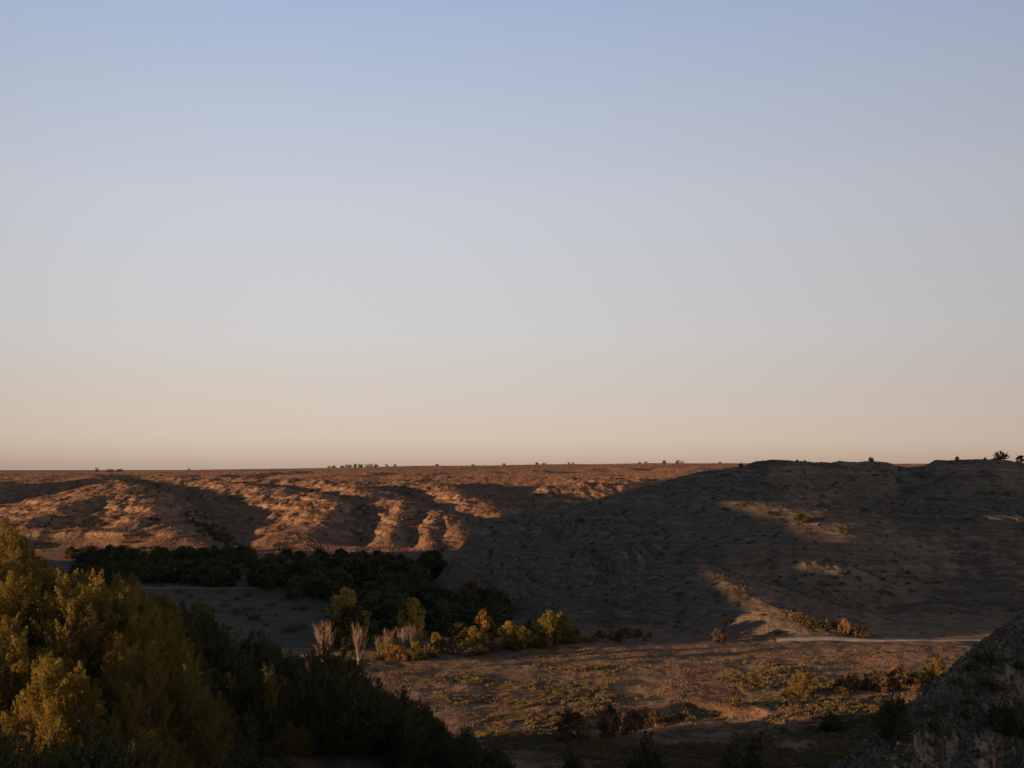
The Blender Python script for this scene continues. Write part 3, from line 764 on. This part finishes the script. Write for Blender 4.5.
# junipers and bushes standing in the field and by the road
for pr, nm, px, top, base, wd, lab in [
    (JL, 'juniper_tree', 939, 664, 693, 1.1, 'pointed yellow-green juniper beside the pale clay knoll'),
    (JL, 'juniper_tree', 801, 673, 699, 1.25, 'broad yellow-green juniper, leftmost of the row across the field'),
    (JS, 'juniper_tree', 841, 680, 697, 1.2, 'small dark juniper right of the broad yellow-green one'),
    (JL, 'juniper_tree', 853, 676, 696, .9, 'small yellow-green juniper beside a small dark one'),
    (JS, 'juniper_tree', 833, 706, 730, 1.25, 'round dark juniper alone in the lit field before the wash'),
    (JL, 'juniper_tree', 885, 711, 733, 1.2, 'small olive juniper, left of three by the foot of the knoll'),
    (JS, 'juniper_tree', 901, 704, 729, 1.1, 'dark pointed juniper, middle of three by the foot of the knoll'),
    (JS, 'juniper_tree', 912, 706, 729, 1.0, 'dark juniper, right of three by the foot of the knoll'),
    (CO, 'bush', 898, 673, 694, 1.3, 'orange bush left of the pointed yellow-green juniper'),
    (CR, 'bush', 878, 676, 696, 1.3, 'rust bush between the orange bush and the small junipers'),
    (CR, 'bush', 915, 679, 695, 1.0, 'dark rust bush just left of the pointed yellow-green juniper'),
    (CO, 'bush', 845, 624, 640, .9, 'orange-topped bush behind the dark brush beyond the road'),
    (CR, 'bush', 610, 706, 738, .7, 'tall rusty bush in the middle of the lit field'),
    (CR, 'bush', 570, 712, 742, 1.1, 'wide rusty bush left of the tall one in the lit field'),
    (CR, 'bush', 632, 712, 735, 1.1, 'dark rusty bush at the left end of the wash'),
    (CR, 'bush', 655, 708, 726, 1.1, 'dark rusty bush standing in the wash'),
    (CR, 'bush', 718, 630, 643, 1.2, 'single brown bush at the foot of the badland hill'),
    (CR, 'bush', 733, 697, 712, 1.0, 'rust bush on the bank above the wash'),
]:
    x, D = fl(px, base); hh = (base - top) * D / F; b = 4.0 if nm == 'juniper_tree' else 5.0
    p = pr[int(px) % len(pr)]
    place(nm, tree(p), x, D, hh / b * wd, hh / b, lab, 'tree' if nm == 'juniper_tree' else 'bush', 'scattered plants of the field')
for k in range(15):
    px = 800 + k * 4.6 + random.uniform(-2, 2); x, D = fl(px, random.uniform(639.5, 641.2))
    place('shrub', [(SR + SD)[k % 6]], x, D + 3, random.uniform(1.2, 2.3), None, 'dark brush in the thicket beyond the gravel road', 'shrub', 'thicket beyond the road')
for k in range(22):
    px = random.choice([random.uniform(815, 930), random.uniform(840, 925), random.uniform(600, 700)]); py = random.uniform(690, 699) if px > 760 else random.uniform(713, 722)
    x, D = fl(px, py)
    place('shrub', [(SR + SD + SR)[k % 9]], x, D, random.uniform(.9, 1.6), None, 'low brush between the field junipers' if px > 760 else 'low brush along the wash', 'shrub', 'brush in the field')

# shrubs on the badland hill: (px, D, size, label)
def on_ray(px, py, d0=60., d1=3000.):
    Ds = np.concatenate([np.arange(d0, 600, .8), np.arange(600, d1, 3.)]); a = (px - 512) / F
    z = G(a * Ds, Ds); ray = ZC - (py - HY) / F * Ds
    hit = np.nonzero(z >= ray)[0]
    return (a * Ds[hit[0]], Ds[hit[0]]) if len(hit) else None
for px, py, sz, lab in [(801, 522, 3.6, 'round dark shrub on the lit end of the spur'), (806, 524, 3.0, 'smaller dark shrub touching the round one on the spur'), (771, 515, 1.8, 'small shrub on the lit spur crest'), (778, 517, 1.3, 'tiny shrub right of the small one on the lit spur')]:
    p = on_ray(px, py, 250)
    if p: place('juniper_tree', tree(JS[px % 3]), p[0], p[1] + 1, sz / 4 * 1.6, sz / 4, lab, 'tree', 'shrubs on the lit spur')
def crest(px):
    D = float(np.interp(px, CR_px, CR_D)); best = None
    Ds = np.arange(D - 60, D + 60, 1.5); a = (px - 512) / F
    z = G(a * Ds, Ds); k = int(np.argmax((z - ZC) / Ds)); return a * Ds[k], Ds[k], z[k]
for px, hpx, wd, lab in [(1001, 9, 1.5, 'spreading juniper on the skyline of the badland hill, largest there'), (957, 5, .9, 'small pointed tree on the skyline left of the spreading juniper'), (871, 5, 1.1, 'dark round tree on the middle of the hill skyline'), (741, 5, 1.0, 'small dark tree where hill and plateau meet on the skyline'), (1021, 8, .9, 'rusty tree on the skyline at the right edge'), (797, 2.5, 1.5, 'low bush on the skyline right of the rounded summit'), (805, 2.2, 1.5, 'lowest bush on the skyline right of the rounded summit'), (985, 3, 1.0, 'tiny bush on the skyline left of the spreading juniper')]:
    x, D, z = crest(px); hh = hpx * D / F
    place('juniper_tree', tree(JS[px % 3]) if px != 1021 else tree(CR[0]), x, D, hh / 4 * wd * 1.2, hh / (4 if px != 1021 else 5), lab, 'tree', 'trees on the hill skyline', sink=.2)
spots = 0
for k in range(130):
    px = random.uniform(560, 1030); py = random.uniform(468, 625)
    p = on_ray(px, py, 250)
    if not p or p[1] < 315 or p[1] > 640: continue
    s = random.uniform(.5, 1.3) * (1 + (p[1] > 500) * .5)
    place('shrub', [SD[k % 3]], p[0], p[1], s, s * .8, 'small dark shrub dotting the shaded badland hill', 'shrub', 'shrubs dotting the badland hill', sink=.05)

# plants on the clay knoll
for px, py, s, pr, lab in [(1000, 748, .55, JD, 'dark juniper low on the pale clay knoll near the corner'), (1018, 742, .6, JD, 'dark juniper at the right edge of the pale clay knoll'), (1016, 672, .55, SD, 'dark shrub high on the knoll at the right edge'), (982, 664, 1.3, SD, 'dark shrub on the outline of the pale knoll'), (975, 676, .9, SD, 'low dark shrub just below the outline shrub'), (1000, 693, 1.1, SD, 'dark shrub in the hollow of the knoll'), (962, 690, .8, SD, 'small shrub on the knoll edge below the outline shrub'), (935, 720, .6, SD, 'tiny shrub in the middle of the knoll edge'), (972, 722, .7, SD, 'tiny shrub on the knoll face'), (892, 742, .8, JD, 'dark juniper at the left foot of the pale knoll'), (930, 738, .9, SD, 'dark shrub low on the knoll left of the junipers')]:
    p = on_ray(px, py, 40)
    if not p: continue
    if pr is JD: place('juniper_tree', tree(JD[px % 4]), p[0], p[1], s * .62, s * .62, lab, 'tree', 'plants on the clay knoll')
    else: place('shrub', [SD[px % 3]], p[0], p[1], s, s * .8, lab, 'shrub', 'plants on the clay knoll')
p = on_ray(1003, 636, 40)
if p:
    rm = tuft_mesh('red_shrub', 900, .55, .38, 60, .14, M['red'])
    place('red_shrub', [rm], p[0], p[1], 1, 1, 'tiny bright red plant on the skyline of the pale clay knoll', 'shrub')
gm = [tuft_mesh('shrub', 910 + k, .35, .6, 110, .12, M['juniper_dark_shaded']) for k in range(2)]
for k in range(40):
    px = random.uniform(860, 1024); py = random.uniform(640, 768); p = on_ray(px, py, 40)
    if not p or p[1] > 115: continue
    s = random.uniform(.5, 1.5)
    place('shrub', [gm[k % 2]], p[0], p[1], s, s, 'little dark shrub dotting the pale clay knoll', 'shrub', 'little shrubs dotting the clay knoll', sink=.03)

# skyline of the plateau
def sky_spot(px, d0=1500, d1=2700):
    Ds = np.arange(d0, d1, 10.); a = (px - 512) / F; z = G(a * Ds, Ds)
    k = int(np.argmax((z - ZC) / Ds)); return a * Ds[k], Ds[k]
SKY = [(98, 4.5, .6), (110, 3, 1.5), (120, 3, 1.6), (188, 2, 1.2), (329, 2, 1.2), (334, 2.6, 1.2), (342, 2.4, 1.6), (349, 3.2, 1.3), (355, 4.0, .8), (362, 3.4, 1.2), (369, 3.2, 1.4), (376, 2.6, 1.3), (387, 2.6, .9), (395, 2.6, .7), (437, 2, 1.6), (472, 1.5, 2), (504, 2.2, 1.1), (537, 2.4, 1.2), (543, 2, 1.5), (569, 2, .9), (573, 2, .9), (640, 1.6, 1.3), (646, 2, .9), (664, 3, 1.2), (678, 3.4, .9), (682, 2.2, .9), (720, 1.6, 1.6)]
for k, (px, hp, wd) in enumerate(SKY):
    hp *= 1.35
    x, D = sky_spot(px); hh = hp * D / F
    lab = ['tree on the plateau skyline in the clump above the middle hills', 'lone small tree on the plateau skyline above the left hills', 'small tree dotting the plateau skyline right of the middle clump'][0 if 325 < px < 400 else 1 if px < 325 else 2]
    o = place('skyline_tree', [FT[k % 3]], x, D, hh / 4.5 * wd, hh / 4.5, lab, 'tree', 'small trees on the plateau skyline', sink=.3)
# brush and trees dotted over the far hills
clus = [(500, 0, 480, 478, 552, None), (60, 185, 240, 515, 552, 1), (26, 400, 440, 474, 490, 2), (22, 105, 165, 474, 490, 3), (20, 120, 175, 488, 505, 3)]
tot = 0
for n, x0, x1, y0, y1, tag in clus:
    for k in range(n):
        if tot > 270: break
        px = random.uniform(x0, x1)
        py = random.uniform(y0, y1) if tag != 1 else 515 + (px - 185) * .62 + random.gauss(0, 5)
        if tag is None and perlin(np.array([px / 38.]), np.array([py / 14.]), 77)[0] < .16: continue
        p = on_ray(px, py, 560)
        if not p or p[1] < 600 or p[1] > 2000: continue
        s = random.uniform(.28, .75) if tag is None else random.uniform(.5, .95)
        lab = {None: 'small dark shrub dotting the sunlit far hills', 1: 'small tree in the draw below the second far spur', 2: 'small tree by the plateau edge above the middle hills', 3: 'small tree in the draw at the top of the left far hills'}[tag]
        place('far_shrub', [FT[k % 3]], p[0], p[1], s, s * .8, lab, 'shrub', 'shrubs on the far hills', sink=.1); tot += 1

# sagebrush: the nearest as things, the rest as one sheet of ground cover
def field_spot():
    while True:
        px = random.uniform(395, 1000); py = 768 - 112 * random.random() ** 1.15
        x, D = fl(px, py)
        if px < 400 + (py - 660) * 1.0 or px > 1010 - (py - 660) * 1.35: continue
        dens = perlin(np.array([x / 22.]), np.array([D / 16.]), 81)[0] + .35 * perlin(np.array([x / 6.]), np.array([D / 6.]), 82)[0]
        k = .05 if py < 674 else .95
        dens += .5 * perlin(np.array([x / 55.]), np.array([D / 30.]), 83)[0]
        if dens + random.uniform(-.5, .5) * .45 < .42 - k * .35: continue
        return x, D, px, py
n = 0
pts = [field_spot() for _ in range(4200)]
pts.sort(key=lambda t: t[1])
zall = G(np.array([p[0] for p in pts]), np.array([p[1] for p in pts]))
for k in range(285):
    x, D, px, py = pts[k]
    s = random.uniform(.45, .95)
    place('sagebrush', [SG[k % 5]], x, D, s, s * random.uniform(.8, 1.1), 'low sagebrush on the lower part of the open field', 'shrub', 'sagebrush in the field', z=float(zall[k]) - .05)
cc, dd_, ll, ww = [], [], [], []
rr_ = np.random.default_rng(5)
tm = [tuft(700 + k, 1.0, 1.8, 110, .30, None) for k in range(8)]
for k in range(285, len(pts)):
    x, D, px, py = pts[k]; c, d, l, w, _ = tm[k % 8]; s = random.uniform(.4, .95)
    a = random.random() * 6.28; R2 = np.array([[math.cos(a), -math.sin(a), 0], [math.sin(a), math.cos(a), 0], [0, 0, 1]])
    cc.append(c @ R2.T * s + np.array([x, D, zall[k] - .05])); dd_.append(d @ R2.T); ll.append(l * s); ww.append(w * s)
# dry grass tufts over the whole field
ng = 130000
gpx = rr_.uniform(380, 1020, ng); gpy = 648 + 122 * rr_.random(ng) ** .95
gm_ = (perlin(gpx / 60, gpy / 7, 91) + .6 * perlin(gpx / 17, gpy / 3., 92)) > rr_.normal(size=ng) * .15 + .08
gpx = gpx[gm_]; gpy = gpy[gm_]; ng = len(gpx)
gD = ZC * F / (gpy - HY); gx = (gpx - 512) / F * gD; gz = G(gx, gD)
o = bpy.data.objects.new('sagebrush_cover', leaf_mesh('sagebrush_cover', np.concatenate(cc), np.concatenate(dd_), np.concatenate(ll), np.concatenate(ww), M['sage'], rr_))
C.objects.link(o); setk(o, 'stuff', 'sagebrush ground cover spread over the lit field', 'ground cover')
gd = unit(rr_.normal(size=(ng, 3)) * .35 + np.array([0, 0, 1.]))
M['grass'] = leaf_mat('dry_grass_blades', ((.10, .062, .036), (.17, .105, .058), (.24, .15, .08)), .0, .2)
o = bpy.data.objects.new('grass', leaf_mesh('grass', np.stack([gx, gD, gz + .06], 1), gd, .14 + .22 * rr_.random(ng), .10 + .16 * rr_.random(ng), M['grass'], rr_))
C.objects.link(o); setk(o, 'stuff', 'dry tan grass tufts over the lit field', 'grass')

def blades(name, n, px0, px1, d0, d1, s0, s1, mat, label, cond):
    gpx = rr_.uniform(px0, px1, n); gD = np.exp(rr_.uniform(math.log(d0), math.log(d1), n)); gx = (gpx - 512) / F * gD
    gz = G(gx, gD)
    keep = cond(gx, gD, gz, gpx) & (perlin(gx / 28, gD / 34, 95) + .5 * perlin(gx / 8, gD / 8, 96) > rr_.normal(size=n) * .25 - .1)
    gx, gD, gz = gx[keep], gD[keep], gz[keep]; m = len(gx)
    dv = unit(rr_.normal(size=(m, 3)) * .4 + np.array([0, 0, 1.]))
    sz = s0 + (s1 - s0) * rr_.random(m) ** 2
    o = bpy.data.objects.new(name, leaf_mesh(name, np.stack([gx, gD, gz + sz * .3], 1), dv, sz, sz * rr_.uniform(.6, 1.3, m), mat, rr_))
    C.objects.link(o); setk(o, 'stuff', label, 'grass')
M['hillgrass'] = leaf_mat('hill_grass_blades', ((.19, .105, .058), (.29, .160, .088), (.38, .215, .12)), .0, .25)
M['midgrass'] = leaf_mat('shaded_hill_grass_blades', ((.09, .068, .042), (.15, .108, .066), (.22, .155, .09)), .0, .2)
blades('hill_grass', 70000, -40, 640, 600, 1300, .35, .9, M['hillgrass'], 'dry grass tufts over the sunlit far hills', lambda a, b, c, p: c > .8)
blades('plateau_grass', 60000, -40, 1070, 1150, 2500, .7, 1.5, M['hillgrass'], 'dry grass tufts over the far plateau', lambda a, b, c, p: c > 20)
blades('slope_grass', 70000, 430, 1070, 306, 640, .22, .6, M['midgrass'], 'dry grass tufts over the badland hill', lambda a, b, c, p: c > 1.0)

M['rubble'] = leaf_mat('clay_rubble', ((.10, .085, .06), (.20, .165, .115), (.34, .28, .2)), .0, .0)
blades('rubble', 60000, 830, 1040, 40, 84, .05, .20, M['rubble'], 'clay crumbs and dry stalks over the pale knoll', lambda a, b, c, p: c > 18)

# ------------------------------------------------------------------ light, sky, camera
sc = bpy.context.scene
w = bpy.data.worlds.new('World'); sc.world = w; w.use_nodes = True
nt = w.node_tree; nt.nodes.clear()
out = nt.nodes.new('ShaderNodeOutputWorld'); bg = nt.nodes.new('ShaderNodeBackground')
sky = nt.nodes.new('ShaderNodeTexSky'); sky.sky_type = 'NISHITA'; sky.sun_disc = False
sky.sun_elevation = math.radians(SUN_EL)
az = -math.atan2(-LX, -LY)                 # compass angle of the sun measured from +Y towards +X
sky.sun_rotation = az
sky.altitude = 700; sky.air_density = 1.0; sky.dust_density = 1.0; sky.ozone_density = 1.0
tc = nt.nodes.new('ShaderNodeTexCoord'); sx = nt.nodes.new('ShaderNodeSeparateXYZ'); nt.links.new(tc.outputs['Generated'], sx.inputs[0])
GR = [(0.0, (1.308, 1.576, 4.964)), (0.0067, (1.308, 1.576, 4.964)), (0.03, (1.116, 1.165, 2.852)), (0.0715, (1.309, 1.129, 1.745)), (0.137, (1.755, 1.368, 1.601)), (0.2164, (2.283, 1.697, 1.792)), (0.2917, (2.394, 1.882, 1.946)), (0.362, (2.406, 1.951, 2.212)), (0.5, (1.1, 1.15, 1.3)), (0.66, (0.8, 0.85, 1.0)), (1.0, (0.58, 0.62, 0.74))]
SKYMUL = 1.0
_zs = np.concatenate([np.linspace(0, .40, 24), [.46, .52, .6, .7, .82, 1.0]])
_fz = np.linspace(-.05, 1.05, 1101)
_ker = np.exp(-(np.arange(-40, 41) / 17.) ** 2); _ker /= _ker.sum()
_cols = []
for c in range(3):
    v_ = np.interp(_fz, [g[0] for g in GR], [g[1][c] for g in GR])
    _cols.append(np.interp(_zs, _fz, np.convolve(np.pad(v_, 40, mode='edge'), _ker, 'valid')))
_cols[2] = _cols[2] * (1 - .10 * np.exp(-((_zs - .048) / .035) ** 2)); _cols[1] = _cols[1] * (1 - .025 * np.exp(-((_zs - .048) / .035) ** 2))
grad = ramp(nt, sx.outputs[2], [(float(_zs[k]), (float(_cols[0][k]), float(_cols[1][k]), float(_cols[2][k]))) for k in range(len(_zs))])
SKYGAIN = 1.0
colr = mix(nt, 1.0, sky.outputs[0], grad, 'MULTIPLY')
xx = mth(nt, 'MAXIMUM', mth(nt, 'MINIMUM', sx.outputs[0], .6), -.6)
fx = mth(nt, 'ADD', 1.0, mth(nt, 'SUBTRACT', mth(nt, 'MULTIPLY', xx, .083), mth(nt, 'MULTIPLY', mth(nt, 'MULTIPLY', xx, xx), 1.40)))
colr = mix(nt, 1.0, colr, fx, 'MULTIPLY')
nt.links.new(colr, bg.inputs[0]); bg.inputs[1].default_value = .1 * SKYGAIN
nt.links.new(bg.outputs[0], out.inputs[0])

sl = bpy.data.lights.new('sun', 'SUN'); sl.energy = 5.0; sl.color = (1.0, .56, .28); sl.angle = math.radians(.5)
so = bpy.data.objects.new('sun', sl); C.objects.link(so)
from mathutils import Vector
ce = math.cos(math.radians(SUN_EL))
so.rotation_euler = Vector((-LX * ce, -LY * ce, math.sin(math.radians(SUN_EL)))).to_track_quat('Z', 'Y').to_euler()

cam = bpy.data.cameras.new('camera'); co = bpy.data.objects.new('camera', cam); C.objects.link(co)
co.location = (0, 0, ZC); co.rotation_euler = (math.radians(90), 0, 0)
cam.sensor_width = 36; cam.lens = F / 1024 * 36; cam.shift_y = (HY - 384) / 1024
cam.clip_start = .3; cam.clip_end = 80000
sc.camera = co
sc.view_settings.view_transform = 'Standard'; sc.view_settings.look = 'None'
sc.view_settings.exposure = 1.0; sc.view_settings.gamma = 1.0
sc.cycles.max_bounces = 4
